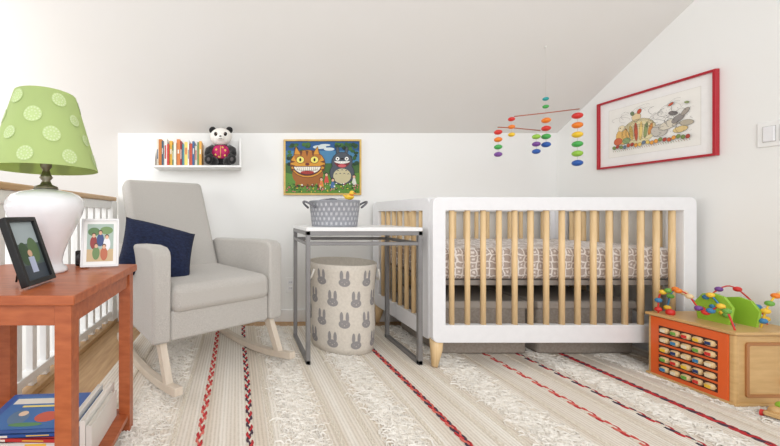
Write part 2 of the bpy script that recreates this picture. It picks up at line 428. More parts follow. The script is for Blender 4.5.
# lamp
lp=empty('table_lamp',(-0.618,1.085,TZ+0.0005))
CER=mat('white_ceramic',(240,240,243),0.15,coat=0.4)
lathe('vase_base',[(0.001,0),(0.062,0),(0.064,0.006),(0.060,0.014),(0.050,0.022),(0.047,0.035),(0.052,0.06),(0.067,0.10),(0.088,0.145),(0.107,0.185),(0.114,0.212),(0.111,0.232),(0.098,0.248),(0.076,0.258),(0.048,0.263),(0.034,0.268),(0.001,0.269)],CER,lp,n=64)
BR=mat('aged_silver',(150,146,128),0.3,(110,100,80),40,metal=0.8)
lathe('neck',[(0.001,0.266),(0.036,0.268),(0.034,0.276),(0.018,0.282),(0.012,0.295),(0.020,0.305),(0.014,0.315),(0.010,0.33),(0.017,0.34),(0.017,0.372),(0.010,0.38),(0.001,0.381)],BR,lp)
for s_ in(-1,1):
    tube('harp',[(s_*0.012,0,0.36),(s_*0.045,0,0.40),(s_*0.05,0,0.45),(s_*0.03,0,0.53),(0,0,0.55)],0.002,BR,lp,6)
ell('bulb',(0,0,0.41),(0.028,0.028,0.036),col((245,245,235)),lp)
m=bpy.data.materials.new('green_shade_fabric'); m.use_nodes=True; nt=m.node_tree;N=nt.nodes;L=nt.links;b=N['Principled BSDF'];b.inputs['Base Color'].default_value=lin((196,214,146));b.inputs['Roughness'].default_value=0.9
tr=N.new('ShaderNodeBsdfTranslucent'); tr.inputs[0].default_value=lin((214,230,150)); mxs=N.new('ShaderNodeMixShader'); mxs.inputs[0].default_value=0.35
L.new(b.outputs[0],mxs.inputs[1]);L.new(tr.outputs[0],mxs.inputs[2]);L.new(mxs.outputs[0],N['Material Output'].inputs[0])
SHD=m
ZS0,ZS1,RS0,RS1=0.330,0.570,0.156,0.088
lathe('shade',[(RS0,ZS0),(RS1,ZS1),(RS1-0.002,ZS1),(RS0-0.002,ZS0),(RS0,ZS0)],SHD,lp,n=64,cap=False)
for s_ in range(3):
    a=s_*2*PI/3; tube('shade_spider',[(0,0,0.55),(0.085*math.cos(a),0.085*math.sin(a),0.562)],0.0015,BR,lp,6)
def srad(z,e=0.0012): return RS0+(RS1-RS0)*(z-ZS0)/(ZS1-ZS0)+e
DOT=mat('shade_print',(190,210,146),0.9); DOT2=mat('shade_print_light',(206,220,172),0.9)
def wrap_ell(vs,fs,rf,th,zc,rx,rz_,n=24,rings=3,eps=0.0):
    b=len(vs)
    r=rf(zc); vs.append((( r+eps)*math.cos(th),(r+eps)*math.sin(th),zc))
    for k in range(1,rings+1):
        for i in range(n):
            t=2*PI*i/n; z=zc+rz_*k/rings*math.sin(t); r=rf(z); a=th+rx*k/rings*math.cos(t)/rf(zc)
            vs.append(((r+eps)*math.cos(a),(r+eps)*math.sin(a),z))
    for i in range(n): fs.append((b,b+1+i,b+1+(i+1)%n))
    for k in range(rings-1):
        for i in range(n):
            j=(i+1)%n; fs.append((b+1+k*n+i,b+1+(k+1)*n+i,b+1+(k+1)*n+j,b+1+k*n+j))
v1=[];f1=[];v2=[];f2=[]
for row,(zc_,cnt) in enumerate(((0.360,8),(0.420,7),(0.482,6),(0.538,5))):
    for q in range(cnt):
        th=-PI/2+2*PI*(q+0.5*(row%2)+0.2)/cnt
        z_=zc_+random.uniform(-0.006,0.006); rr=random.uniform(0.018,0.025)
        wrap_ell(v1,f1,srad,th,z_,rr,rr)
        for p in range(14):
            a=2*PI*p/14
            wrap_ell(v2,f2,lambda z:srad(z,0.0020),th+rr*0.8*math.cos(a)/srad(z_),z_+rr*0.8*math.sin(a),0.0028,0.0028,8,1)
            if p%2==0: wrap_ell(v2,f2,lambda z:srad(z,0.0020),th+rr*0.4*math.cos(a)/srad(z_),z_+rr*0.4*math.sin(a),0.0025,0.0025,8,1)
addobj('shade_dots',meshdata('d1',v1,f1),DOT,lp); addobj('shade_dot_petals',meshdata('d2',v2,f2),DOT2,lp)

def photo_frame(name,loc,yaw,lean,w,h,bw,m,th,art):
    p=empty(name,loc,rot=Euler((math.radians(-lean),0,math.radians(yaw)),'XYZ'))
    ring('frame',(-w/2,0,w/2,h,0.002),(-w/2+bw,bw,w/2-bw,h-bw,0.001),-th/2,th/2,m,p,'y',0.0015)
    box('backing',(-w/2+bw*0.5,0,bw*0.5),(w/2-bw*0.5,th/2-0.001,h-bw*0.5),BLACK,p,0)
    art(w-2*bw,h-2*bw,bw).make('photo',p,-0.0008)
    zt=h*0.62
    yf=0.06; zf=yf*math.tan(math.radians(lean))+0.002
    tube('easel_leg',[(0,th/2,zt),(0,yf,zf)],0.003,BLACK,p,6)
    return p
def art1(w,h,b):
    A=Art(); x0=-w/2
    A.rect(x0,b,-x0,b+h,(80,96,92)); A.rect(x0,b+h*0.62,-x0,b+h,(165,178,182)); A.disc(x0+w*0.3,b+h*0.45,w*0.2,h*0.2,(60,84,58)); A.disc(x0+w*0.7,b+h*0.5,w*0.22,h*0.22,(90,115,78))
    A.rect(x0,b,-x0,b+h*0.25,(60,70,80)); A.disc(x0+w*0.5,b+h*0.45,w*0.09,h*0.06,(210,170,140)); A.rect(x0+w*0.38,b+h*0.12,x0+w*0.62,b+h*0.39,(180,190,215))
    return A
def art2(w,h,b):
    A=Art(); x0=-w/2
    A.rect(x0,b,-x0,b+h,(240,240,238)); q=w*0.1
    A.rect(x0+q,b+q,-x0-q,b+h-q,(170,190,180)); A.rect(x0+q,b+q,-x0-q,b+h*0.35,(205,180,140)); A.disc(x0+w*0.3,b+h*0.75,w*0.18,h*0.1,(96,130,84)); A.disc(x0+w*0.68,b+h*0.78,w*0.2,h*0.09,(120,150,96))
    for (fx,fz,c,sk) in ((0.3,0.66,(150,60,60),(225,180,150)),(0.5,0.72,(60,80,130),(215,170,140)),(0.70,0.62,(236,236,240),(230,185,155)),(0.38,0.42,(110,140,90),(225,180,150)),(0.62,0.40,(190,110,80),(225,180,150))):
        A.disc(x0+w*fx,b+h*(fz-0.16),w*0.11,h*0.15,c); A.disc(x0+w*fx,b+h*(fz+0.02),w*0.062,h*0.05,(80,55,40)); A.disc(x0+w*fx,b+h*fz,w*0.05,h*0.045,sk)
    return A
photo_frame('photo_frame',(-0.520,0.885,TZ+0.006),88,20,0.12,0.182,0.012,BLACK,0.020,art1)
photo_frame('photo_frame',(-0.478,1.165,TZ+0.004),14,12,0.125,0.17,0.008,mat('silver_frame',(225,225,226),0.3),0.010,art2)
cl=empty('desk_clock',(-0.565,1.222,TZ+0.0005),0.2)
box('case',(-0.022,-0.012,0),(0.022,0.015,0.055),BLACK,cl,0.006,3)
lathe('face',[(0.017,0),(0.017,0.002)],col((60,60,64)),cl,(0,-0.012,0.028),rot=(PI/2,0,0))

# ---------------------------------------------------------------- console table
ct=empty('console_table')
CX0,CX1,CY0,CY1,CZ=0.36,0.965,1.74,2.14,0.73
box('top',(CX0+0.0,CY0,CZ-0.02),(CX1,CY1,CZ),WTOP,ct,0.003)
def bar(a,b_,t=0.022,nm='bar'):
    lo=[min(p,q)-t/2 for p,q in zip(a,b_)]; hi=[max(p,q)+t/2 for p,q in zip(a,b_)]
    return box(nm,lo,hi,METAL,ct,0.002)
t2=0.011
for yy in (CY0+t2,CY1-t2):
    bar((CX0+t2,yy,CZ-0.031),(CX1-t2,yy,CZ-0.031),nm='upper_rail')
    bar((CX0+t2,yy,CZ-0.085),(CX1-t2,yy,CZ-0.085),0.018,nm='lower_rail')
    for xx in (CX0+t2,CX1-t2): bar((xx,yy,RT+0.013),(xx,yy,CZ-0.031),nm='leg')
for xx in (CX0+t2,CX1-t2):
    bar((xx,CY0+t2,CZ-0.031),(xx,CY1-t2,CZ-0.031),nm='side_rail')
    bar((xx,CY0+t2,CZ-0.085),(xx,CY1-t2,CZ-0.085),0.018,nm='side_low_rail')
    bar((xx,CY0+t2,RT+0.013),(xx,CY1-t2,RT+0.013),nm='sled_foot')

bk_=empty('fabric_basket',(0.56,1.93,CZ+0.0005))
BF=mat('basket_fabric',(158,160,166),0.95,(146,148,154),60,0.3,400)
BFL=mat('basket_print',(214,214,218),0.95)
def brad(z,e=0.001): return 0.126+0.014*z/0.14+e
lathe('body',[(0.001,0),(0.125,0),(0.126,0.004),(0.140,0.14),(0.143,0.143),(0.140,0.146),(0.135,0.14),(0.121,0.01),(0.001,0.01)],BF,bk_,n=64,cap=False)
v1=[];f1=[]
for row in range(5):
    for q in range(32):
        for s_ in(-1,1): wrap_ell(v1,f1,brad,2*PI*(q+0.5*(row%2))/32+s_*0.022,0.018+row*0.026,0.002,0.010,8,1)
addobj('print',meshdata('bp',v1,f1),BFL,bk_)
for a in (PI*1.08,PI*0.02):
    cx,cy=0.140*math.cos(a),0.140*math.sin(a); tx,ty=-math.sin(a),math.cos(a)
    pts=[(cx*(1+0.35*math.sin(PI*k/12))+tx*0.045*math.cos(PI*k/12),cy*(1+0.35*math.sin(PI*k/12))+ty*0.045*math.cos(PI*k/12),0.105+0.035*math.sin(PI*k/12)) for k in range(13)]
    tube('rope_handle',pts,0.006,col((110,110,116)),bk_,8)
for k in range(5):
    a=k*1.3; ell('folded_cloth',(0.05*math.cos(a),0.05*math.sin(a),0.128),(0.065,0.05,0.03),col(((120,122,128),(200,200,204),(160,162,168),(90,94,104),(180,184,190))[k]),bk_,rot=(0.2,0.1,a))
dk=empty('rubber_duck',(0.63,1.88,CZ+0.153),-0.4)
YE=col((240,196,60),0.35); OR=col((220,90,40),0.35)
ell('body',(0,0,0.012),(0.026,0.018,0.016),YE,dk); ell('head',(0.014,0,0.034),(0.014,0.013,0.014),YE,dk); ell('bill',(0.029,0,0.032),(0.008,0.006,0.003),OR,dk); ell('tail',(-0.026,0,0.02),(0.008,0.008,0.006),YE,dk,(0,0.5,0)); ell('wing',(-0.002,-0.016,0.014),(0.014,0.004,0.009),YE,dk)
for s_ in(-1,1): ell('eye',(0.022,s_*0.010,0.038),(0.002,0.002,0.002),BLACK,dk,seg=8)
ell('red_scarf',(0.008,0,0.022),(0.017,0.016,0.005),col((190,50,50)),dk)

# hamper
hp=empty('laundry_hamper',(0.635,2.03,RT+0.002))
CAN=mat('hamper_canvas',(222,214,202),0.95,(210,202,190),80,0.3,400)
HZ=0.495
def hrad(z,e=0.0015): return 0.178+0.016*z/HZ + 0.005*math.sin(z*14)+e
prof=[(0.001,0),(0.172,0)]+[(hrad(HZ*k/14,0),HZ*k/14+0.002) for k in range(15)]
prof+=[(prof[-1][0]-0.004,HZ+0.006),(prof[-1][0]-0.01,HZ),(0.17,0.02),(0.001,0.02)]
lathe('canvas_body',prof,CAN,hp,n=72,cap=False)
v1=[];f1=[];v2=[];f2=[]
for row in range(4):
    for q in range(9):
        th=-PI/2+0.12+2*PI*(q+0.5*(row%2))/9; zc_=0.060+row*0.115
        wrap_ell(v1,f1,hrad,th,zc_,0.031,0.023)
        for s_ in(-1,1):
            wrap_ell(v1,f1,hrad,th+s_*0.015/0.18,zc_+0.038,0.0095,0.030,16,2)
            wrap_ell(v2,f2,lambda z:hrad(z,0.0024),th+s_*0.012/0.18,zc_+0.003,0.0018,0.0018,8,1)
        wrap_ell(v2,f2,lambda z:hrad(z,0.0024),th,zc_-0.007,0.004,0.0012,8,1); wrap_ell(v2,f2,lambda z:hrad(z,0.0026),th,zc_-0.007,0.0012,0.004,8,1)
addobj('bunny_print',meshdata('b1',v1,f1),col((150,146,146),0.9),hp); addobj('bunny_face_print',meshdata('b2',v2,f2),CAN,hp)
for s_ in(-1,1):
    cx=s_*0.186
    pts=[(cx+s_*0.020*math.sin(PI*k/12),0.05*math.cos(PI*k/12)-0.03,HZ-0.03-0.07*math.sin(PI*k/12)) for k in range(13)]
    tube('rope_handle',pts,0.006,col((236,232,224)),hp,8)

# ---------------------------------------------------------------- wall shelf + books + panda
sh=empty('wall_shelf')
SX0,SX1=-0.585,0.03
box('bottom_board',(SX0,2.33,1.125),(SX1,2.499,1.140),TRIM,sh,0.002)
box('back_board',(SX0,2.489,1.140),(SX1,2.499,1.345),TRIM,sh,0.002)
for xx in (SX0,SX1-0.014): extrude_poly('end_board',[(2.33,1.14),(2.33,1.18),(2.42,1.345),(2.489,1.345),(2.489,1.14)],'x',xx,xx+0.014,TRIM,sh,0.002)
bks=empty('picture_books')
BK=[(232,226,210,16,.19),(196,120,50,22,.185),(60,90,110,10,.17),(236,234,228,24,.19),(200,60,50,14,.15),(228,180,60,20,.175),(70,120,90,9,.145),(238,232,214,18,.16),(220,130,60,25,.185),(150,40,50,11,.17),(90,150,170,16,.15),(240,214,110,22,.165),(236,236,232,10,.18),(206,80,50,20,.155),(50,90,140,14,.17),(226,220,200,18,.14),(110,140,80,12,.165),(230,170,70,18,.17)]
x=SX0+0.018
for k,(r_,g_,b3,tt,h) in enumerate(BK):
    t=tt/1000.0
    if x+t>-0.236: break
    dpt=0.128+0.014*((k*7)%5)/5
    box('book_%d'%(k+1),(x,2.484-dpt,1.1405),(x+t,2.484,1.1405+h),col((r_,g_,b3),0.4),bks,0.0012)
    if k%3!=1: box('label_%d'%(k+1),(x+t*0.3,2.484-dpt-0.0006,1.16+h*(0.15+0.1*(k%3))),(x+t*0.7,2.484-dpt+0.001,1.15+h*(0.55+0.05*(k%4))),col((240,236,224) if r_+g_+b3<520 else ((200,70,60) if k%2 else (70,90,120)),0.4),bks,0)
    x+=t+0.0012
pd=empty('panda_plush',(-0.115,2.395,1.1415),0.0)
PB=mat('panda_black_fur',(22,21,23),0.95,(12,12,13),120,0.6,300,sheen=0.3); PW=mat('panda_white_fur',(246,243,237),0.95,(232,228,220),120,0.5,300)
VEST=mat('vest_fabric',(206,40,110),0.7,(170,24,80),40)
ell('torso',(0,0.01,0.085),(0.072,0.055,0.088),PB,pd)
ell('vest',(0,0.004,0.092),(0.076,0.058,0.066),VEST,pd)
GOLD=col((226,190,90))
for (gx,gz) in ((-0.03,0.11),(0.032,0.105),(-0.035,0.075),(0.03,0.07),(-0.012,0.06),(0.014,0.125)):
    yy=-0.058*math.sqrt(max(0.01,1-(gx/0.076)**2-((gz-0.092)/0.066)**2))+0.004
    ell('vest_motif',(gx,yy,gz),(0.008,0.003,0.008),GOLD,pd,seg=10)
tube('vest_opening',[(0,-0.048,0.135),(0,-0.056,0.11),(0,-0.056,0.08),(0,-0.050,0.052)],0.0025,GOLD,pd,6)
ell('head',(0,-0.008,0.208),(0.078,0.058,0.062),PW,pd)
ell('muzzle',(0,-0.062,0.190),(0.026,0.018,0.020),PW,pd)
ell('nose',(0,-0.081,0.197),(0.008,0.006,0.005),BLACK,pd)
tube('mouth',[(-0.012,-0.076,0.182),(0,-0.081,0.179),(0.012,-0.076,0.182)],0.0015,BLACK,pd,6)
for s_ in(-1,1):
    ell('ear',(s_*0.060,0.0,0.258),(0.025,0.014,0.025),PB,pd)
    ell('eye_patch',(s_*0.032,-0.057,0.216),(0.013,0.008,0.016),PB,pd,(0,s_*0.5,0))
    ell('eye',(s_*0.029,-0.066,0.217),(0.005,0.004,0.005),mat('eye_gloss',(90,60,40),0.1),pd,seg=12)
    ell('eye_glint',(s_*0.029+0.001,-0.0698,0.219),(0.0016,0.001,0.0016),col((250,250,250)),pd,seg=8)
    vs,fs=tubedata([(s_*0.055,0.0,0.135),(s_*0.085,-0.02,0.11),(s_*0.088,-0.05,0.08),(s_*0.072,-0.068,0.062)],[0.022,0.026,0.025,0.016],16)
    addobj('arm',meshdata('arm',vs,fs),PB,pd,True); ell('paw',(s_*0.070,-0.068,0.062),(0.021,0.020,0.020),PB,pd)
    vs,fs=tubedata([(s_*0.035,0.0,0.035),(s_*0.055,-0.04,0.032),(s_*0.075,-0.075,0.032)],[0.032,0.032,0.028],16)
    addobj('leg',meshdata('leg',vs,fs),PB,pd,True)
    ell('foot',(s_*0.080,-0.082,0.036),(0.030,0.020,0.034),PB,pd)
    ell('foot_pad',(s_*0.080,-0.099,0.034),(0.012,0.005,0.015),mat('pad_grey',(90,86,86),0.9),pd)

# ---------------------------------------------------------------- poster
ps=empty('cartoon_poster',(0.634,2.4985,1.147))
W,H=0.575,0.412
ring('frame',(-W/2,-H/2,W/2,H/2,0.002),(-W/2+0.013,-H/2+0.013,W/2-0.013,H/2-0.013,0.001),-0.02,0,mat('pine_frame',(222,190,110),0.4,(205,165,88),20),ps,'y',0.002)
box('backing',(-W/2+0.01,-0.010,-H/2+0.01),(W/2-0.01,0,H/2-0.01),TRIM,ps,0)
A=Art(); w=W/2-0.013; h=H/2-0.013
random.seed(3)
def C(p): return (max(-w,min(w,p[0])),max(-h,min(h,p[1])))
A.rect(-w,-h,w,h,(62,104,46))
A.rect(-w,0.03,w,h,(70,130,170)); A.rect(-w,h-0.07,w,h,(30,84,140))
for cx,cz_,rx,rz2 in ((-0.02,0.15,0.05,0.014),(0.05,0.135,0.04,0.012),(0.02,0.165,0.04,0.008)): A.disc(cx,cz_,rx,rz2,(210,220,220))
for q in range(64):
    side=random.choice((-1,1)); gx=side*random.uniform(0.10,w-0.02); gz=random.uniform(0.02,h-0.018)
    if abs(gx)<0.15: gz=h-0.02-random.uniform(0,0.02)
    A.disc(gx,gz,random.uniform(0.012,0.02),random.uniform(0.010,0.017),random.choice(((26,66,36),(40,88,42),(18,48,30),(60,108,46))),n=9)
A.poly([C(p) for p in [(-w,-h),(w,-h),(w,-0.04),(0.15,-0.06),(0,-0.05),(-0.15,-0.07),(-w,-0.04)]],(92,140,48))
ORG=(214,150,44); DOR=(104,56,22)
A.disc(-0.11,-0.055,0.115,0.085,(160,96,32))
for q in (-0.19,-0.15,-0.11,-0.07,-0.03):
    A.disc(q,-0.125,0.013,0.022,(160,96,32)); A.disc(q,-0.143,0.014,0.008,DOR)
A.disc(-0.11,0.025,0.132,0.105,DOR); A.disc(-0.11,0.025,0.127,0.100,ORG); A.disc(-0.11,0.075,0.10,0.045,(180,112,36))
for (px,s_) in ((-0.185,-1),(-0.05,1)):
    A.poly([(px-0.030,0.093),(px+0.030,0.093),(px+s_*0.014,0.158)],DOR); A.poly([(px-0.024,0.095),(px+0.024,0.095),(px+s_*0.012,0.148)],ORG)
for q in (-0.16,-0.115,-0.07): A.poly([(q-0.012,0.122),(q+0.012,0.122),(q,0.075)],DOR)
for zz_ in (0.04,0.01,-0.02): 
    A.poly([(-0.234,zz_+0.012),(-0.234,zz_-0.010),(-0.200,zz_)],DOR); A.poly([(0.014,zz_+0.012),(0.014,zz_-0.010),(-0.018,zz_)],DOR)
for ex in (-0.165,-0.06): A.disc(ex,0.055,0.032,0.028,DOR); A.disc(ex,0.055,0.028,0.024,(240,228,110)); A.disc(ex,0.055,0.008,0.013,(20,20,20))
A.disc(-0.113,0.022,0.016,0.010,(110,40,34))
A.disc(-0.113,0.008,0.105,0.072,(90,30,24),0,20,180,360); A.disc(-0.113,0.003,0.098,0.052,(240,236,222),0,20,180,360); A.disc(-0.113,-0.038,0.05,0.012,(170,50,44))
for q in range(-5,6): A.line([(-0.113+q*0.016,0.002),(-0.113+q*0.014,-0.046+abs(q)*0.005)],0.002,(90,40,30))
A.line([(-0.198,-0.020),(-0.113,-0.026),(-0.028,-0.020)],0.002,(90,40,30))
G=(72,80,90)
for ex in (0.112,0.176): A.disc(ex,0.118,0.012,0.036,(36,42,48),8 if ex<0.14 else -8); A.disc(ex,0.118,0.009,0.032,G,8 if ex<0.14 else -8)
A.disc(0.144,-0.045,0.093,0.088,(36,42,48)); A.disc(0.144,0.035,0.078,0.078,(36,42,48)); A.disc(0.144,0.035,0.074,0.074,G); A.disc(0.144,-0.045,0.089,0.084,G); A.disc(0.144,-0.066,0.066,0.056,(200,190,150))
for (qx,qz) in ((0.114,-0.025),(0.144,-0.02),(0.174,-0.025),(0.10,-0.05),(0.13,-0.047),(0.16,-0.047),(0.19,-0.05)):
    A.poly([(qx-0.011,qz-0.006),(qx,qz+0.006),(qx+0.011,qz-0.006),(qx,qz-0.001)],G)
for ex in (0.110,0.178): A.disc(ex,0.062,0.014,0.014,(245,245,240)); A.disc(ex,0.062,0.006,0.006,(15,15,15))
A.disc(0.144,0.062,0.013,0.006,(20,20,25)); A.disc(0.144,0.044,0.058,0.048,(110,24,34),0,16,180,360); A.disc(0.144,0.044,0.058,0.018,(240,240,232),0,16,180,360); A.disc(0.144,0.010,0.030,0.012,(206,90,96))
for q in range(-3,4): A.line([(0.144+q*0.013,0.042),(0.144+q*0.012,0.030+abs(q)*0.002)],0.0015,(60,60,60))
for (gx,gz,c,hc) in ((0.028,-0.085,(204,76,60),(40,26,18)),(-0.01,-0.12,(230,140,60),(90,50,24)),(0.232,-0.10,(220,220,206),(70,50,40)),(0.075,-0.125,(70,110,160),(40,30,24))):
    A.poly([(gx-0.020,gz-0.03),(gx+0.020,gz-0.03),(gx+0.008,gz+0.018),(gx-0.008,gz+0.018)],c); A.disc(gx,gz+0.032,0.014,0.014,hc); A.disc(gx,gz+0.028,0.010,0.010,(226,180,150))
    for s_ in(-1,1): A.rect(gx+s_*0.008-0.003,gz-0.046,gx+s_*0.008+0.003,gz-0.03,(226,180,150))
for q in range(130):
    A.disc(random.uniform(-w+0.008,w-0.008),random.uniform(-h+0.008,-0.12),random.uniform(0.003,0.007),random.uniform(0.003,0.006),random.choice(((240,240,230),(232,200,70),(214,96,116),(40,96,36),(34,82,34),(130,170,60),(26,66,28))),n=8)
A.make('print',ps,-0.0105)

# framed drawing (right wall)
fd=empty('framed_drawing',(RX-0.001,1.93,1.305),-PI/2)
W,H=0.548,0.43
ring('frame',(-W/2,-H/2,W/2,H/2,0.001),(-W/2+0.012,-H/2+0.012,W/2-0.012,H/2-0.012,0.001),-0.022,0,mat('red_frame',(180,20,40),0.3),fd,'y',0.002)
box('mat_board',(-W/2+0.008,-0.008,-H/2+0.008),(W/2-0.008,0,H/2-0.008),mat('mat_board_white',(246,245,243),0.8),fd,0)
A=Art(); INK=(70,66,66); GR=(140,134,130)
A.rect(-0.213,-0.150,0.213,0.152,(214,210,202)); A.rect(-0.2115,-0.1485,0.2115,0.1505,(246,244,238))
random.seed(11)
def leaf(cx,cz_,rx,rz_,c,rot=0,ink=INK,o=0.0012): A.disc(cx,cz_,rx+o,rz_+o,ink,rot); A.disc(cx,cz_,rx,rz_,c,rot)
leaf(-0.055,-0.015,0.085,0.075,(240,226,180))
for q,(dx,c) in enumerate(((-0.06,(214,120,70)),(-0.036,(236,200,110)),(-0.012,(206,96,66)),(0.012,(240,210,130)),(0.036,(150,164,110)),(0.058,(224,150,80)))):
    leaf(-0.055+dx,-0.015+0.0,0.0085,0.060-abs(dx)*0.45,c,-dx*200)
leaf(-0.065,0.072,0.022,0.024,(236,214,170)); leaf(-0.05,0.102,0.010,0.014,(206,90,64),-20); leaf(-0.085,0.098,0.009,0.013,(120,140,100),20)
leaf(-0.135,-0.03,0.035,0.048,(236,190,110),10); leaf(-0.140,0.022,0.018,0.018,(244,228,190)); A.disc(-0.147,0.026,0.003,0.003,INK)
leaf(-0.16,-0.055,0.022,0.022,(214,110,72)); leaf(-0.115,-0.058,0.020,0.018,(150,170,120)); 
for q in range(14): A.arc(-0.055,-0.015,0.02+0.005*q,0.018+0.0042*q,random.uniform(0,140),random.uniform(150,340),0.0009,INK,0,10)
leaf(0.045,-0.035,0.038,0.034,(206,200,190),-15); leaf(0.085,-0.012,0.045,0.022,(226,218,200),20)
leaf(0.125,0.010,0.030,0.016,(150,144,140),35); leaf(0.155,0.040,0.022,0.011,(176,166,156),50); leaf(0.105,0.045,0.020,0.010,(126,120,118),-20)
leaf(0.16,-0.02,0.028,0.014,(190,180,160),-10); leaf(0.135,-0.05,0.030,0.016,(226,200,140),5)
for q in range(16):
    cx=random.uniform(0.0,0.16); cz_=random.uniform(-0.04,0.08); A.arc(cx,cz_,random.uniform(0.012,0.05),random.uniform(0.008,0.03),random.uniform(0,180),random.uniform(200,330),0.0012,INK,random.uniform(-40,60),12)
for q in range(60):
    x0=random.uniform(0.0,0.185); z0=random.uniform(-0.065,0.075)
    A.line([(x0,z0),(x0+random.uniform(-0.012,0.012),z0+random.uniform(-0.008,0.008))],0.001,random.choice((INK,GR)))
for q in range(9):
    cx=random.uniform(-0.17,0.16); A.arc(cx,random.uniform(0.07,0.115),random.uniform(0.02,0.05),random.uniform(0.01,0.025),10,random.uniform(120,260),0.0009,GR,random.uniform(-30,30),12)
leaf(0.10,0.095,0.012,0.006,(206,90,64),30); leaf(0.165,0.085,0.010,0.005,(150,164,110),-20)
for q in range(19):
    leaf(-0.175+q*0.0192,-0.092+0.005*math.sin(q*1.7),0.0085,0.011,random.choice(((232,160,70),(206,96,60),(130,150,84),(240,206,110),(180,70,56),(110,130,150),(236,190,120))),random.uniform(-20,20),INK,0.001)
for q in range(34):
    x0=-0.18+q*0.0108; A.line([(x0,-0.108),(x0+0.005,-0.118)],0.0018,random.choice(((130,144,96),(170,120,80))))
A.make('drawing',fd,-0.0085)

# ---------------------------------------------------------------- mobile
mb=empty('hanging_mobile'); MY=1.95
STR=col((215,210,204)); ROD=mat('mobile_rod',(176,104,80),0.5)
def P3(x,z,dy=0): return (x,MY+dy,z)
tube('hang_string',[P3(1.797,cz(MY)),P3(1.797,1.375)],0.0007,STR,mb,5)
tube('rod_upper',[P3(1.615,1.368),P3(1.797,1.388),P3(1.992,1.412)],0.0032,ROD,mb,6)
tube('rod_lower',[P3(1.518,1.305),P3(1.60,1.302),P3(1.765,1.286)],0.0032,ROD,mb,6)
lathe('ceiling_hook',[(0.001,0),(0.004,0.0),(0.004,0.012),(0.001,0.014)],CEIL,mb,(1.797,MY,cz(MY)-0.012))
RB={'r':(214,50,44),'o':(238,130,40),'y':(242,200,50),'g':(70,170,80),'t':(40,160,160),'b':(40,90,170),'p':(120,70,150),'l':(150,200,70)}
def strand(x,ztop,z0,step,seq,dy=0,w=0.023):
    tube('string',[P3(x,ztop,dy),P3(x,z0-step*(len(seq)-1),dy)],0.001,STR,mb,5)
    for k,c in enumerate(seq): ell('bead_%s'%c,P3(x,z0-step*k,dy),(w,w,w*0.72),mat('bead_'+c,RB[c],0.3),mb,seg=20)
strand(1.797,1.48,1.47,0.045,'tg',w=0.015)
strand(1.799,1.386,1.345,0.047,'orgb',0,0.022)
strand(1.981,1.41,1.372,0.055,'royglb',0,0.025)
strand(1.598,1.366,1.352,0.045,'roy',0.0,0.017)
strand(1.520,1.305,1.276,0.043,'rogp',0,0.020)
strand(1.742,1.288,1.250,0.043,'lpb',0,0.020)

# ---------------------------------------------------------------- activity cube
ac=empty('activity_cube')
AX0,AX1,AY0,AY1,AZ=2.03,2.33,1.365,1.655,0.305
CUB=mat('toy_wood',(216,178,122),0.4,(198,158,102),8,stretch=(1,1,6)); ORP=mat('toy_orange',(230,100,40),0.35); LIM=mat('toy_lime',(150,196,60),0.35); DGR=mat('toy_dark_green',(60,104,62),0.4)
z0=RT+0.002
for a in (AX0,AX1-0.02):
    for b_ in (AY0,AY1-0.02): box('corner_post',(a,b_,z0),(a+0.02,b_+0.02,AZ),CUB,ac,0.007,4)
box('left_panel',(AX0-0.002,AY0+0.018,z0+0.008),(AX0+0.014,AY1-0.012,AZ-0.002),ORP,ac,0.002)
box('front_panel',(AX0+0.02,AY0+0.004,z0+0.01),(AX1-0.02,AY0+0.014,AZ-0.004),CUB,ac,0.001)
box('right_panel',(AX1-0.014,AY0+0.02,z0+0.01),(AX1-0.006,AY1-0.02,AZ-0.004),LIM,ac,0.001)
box('rear_panel',(AX0+0.02,AY1-0.014,z0+0.01),(AX1-0.02,AY1-0.006,AZ-0.004),CUB,ac,0.001)
box('top_board',(AX0-0.008,AY0-0.008,AZ),(AX1+0.008,AY1+0.008,AZ+0.014),CUB,ac,0.005,3)
box('bottom_board',(AX0-0.006,AY0-0.006,z0),(AX1+0.006,AY1+0.006,z0+0.012),CUB,ac,0.004)
tc_=[(240,196,60),(60,130,180),(214,50,44),(232,214,180),(110,170,70),(40,60,110),(236,226,200)]
for rr in range(5):
    zc_=z0+0.048+rr*0.046
    box('roller_slot',(AX0-0.0035,AY0+0.048,zc_-0.018),(AX0-0.0015,AY1-0.045,zc_+0.018),mat('toy_dark',(70,36,26),0.6),ac,0.0005)
    tube('roller_rod',[(AX0-0.004,AY0+0.05,zc_),(AX0-0.004,AY1-0.047,zc_)],0.003,CUB,ac,6)
    for q in range(5):
        yc=AY0+0.068+q*0.038
        lathe('roller',[(0.004,-0.015),(0.011,-0.013),(0.013,-0.006),(0.013,0.006),(0.011,0.013),(0.004,0.015)],mat('toy_wood_light',(226,196,146),0.4),ac,(AX0-0.005,yc,zc_),14,rot=(PI/2,0,0))
        box('tile',(AX0-0.0198,yc-0.009,zc_-0.007),(AX0-0.0168,yc+0.009,zc_+0.007),col(tc_[(rr*3+q*2)%7],0.4),ac,0.001)
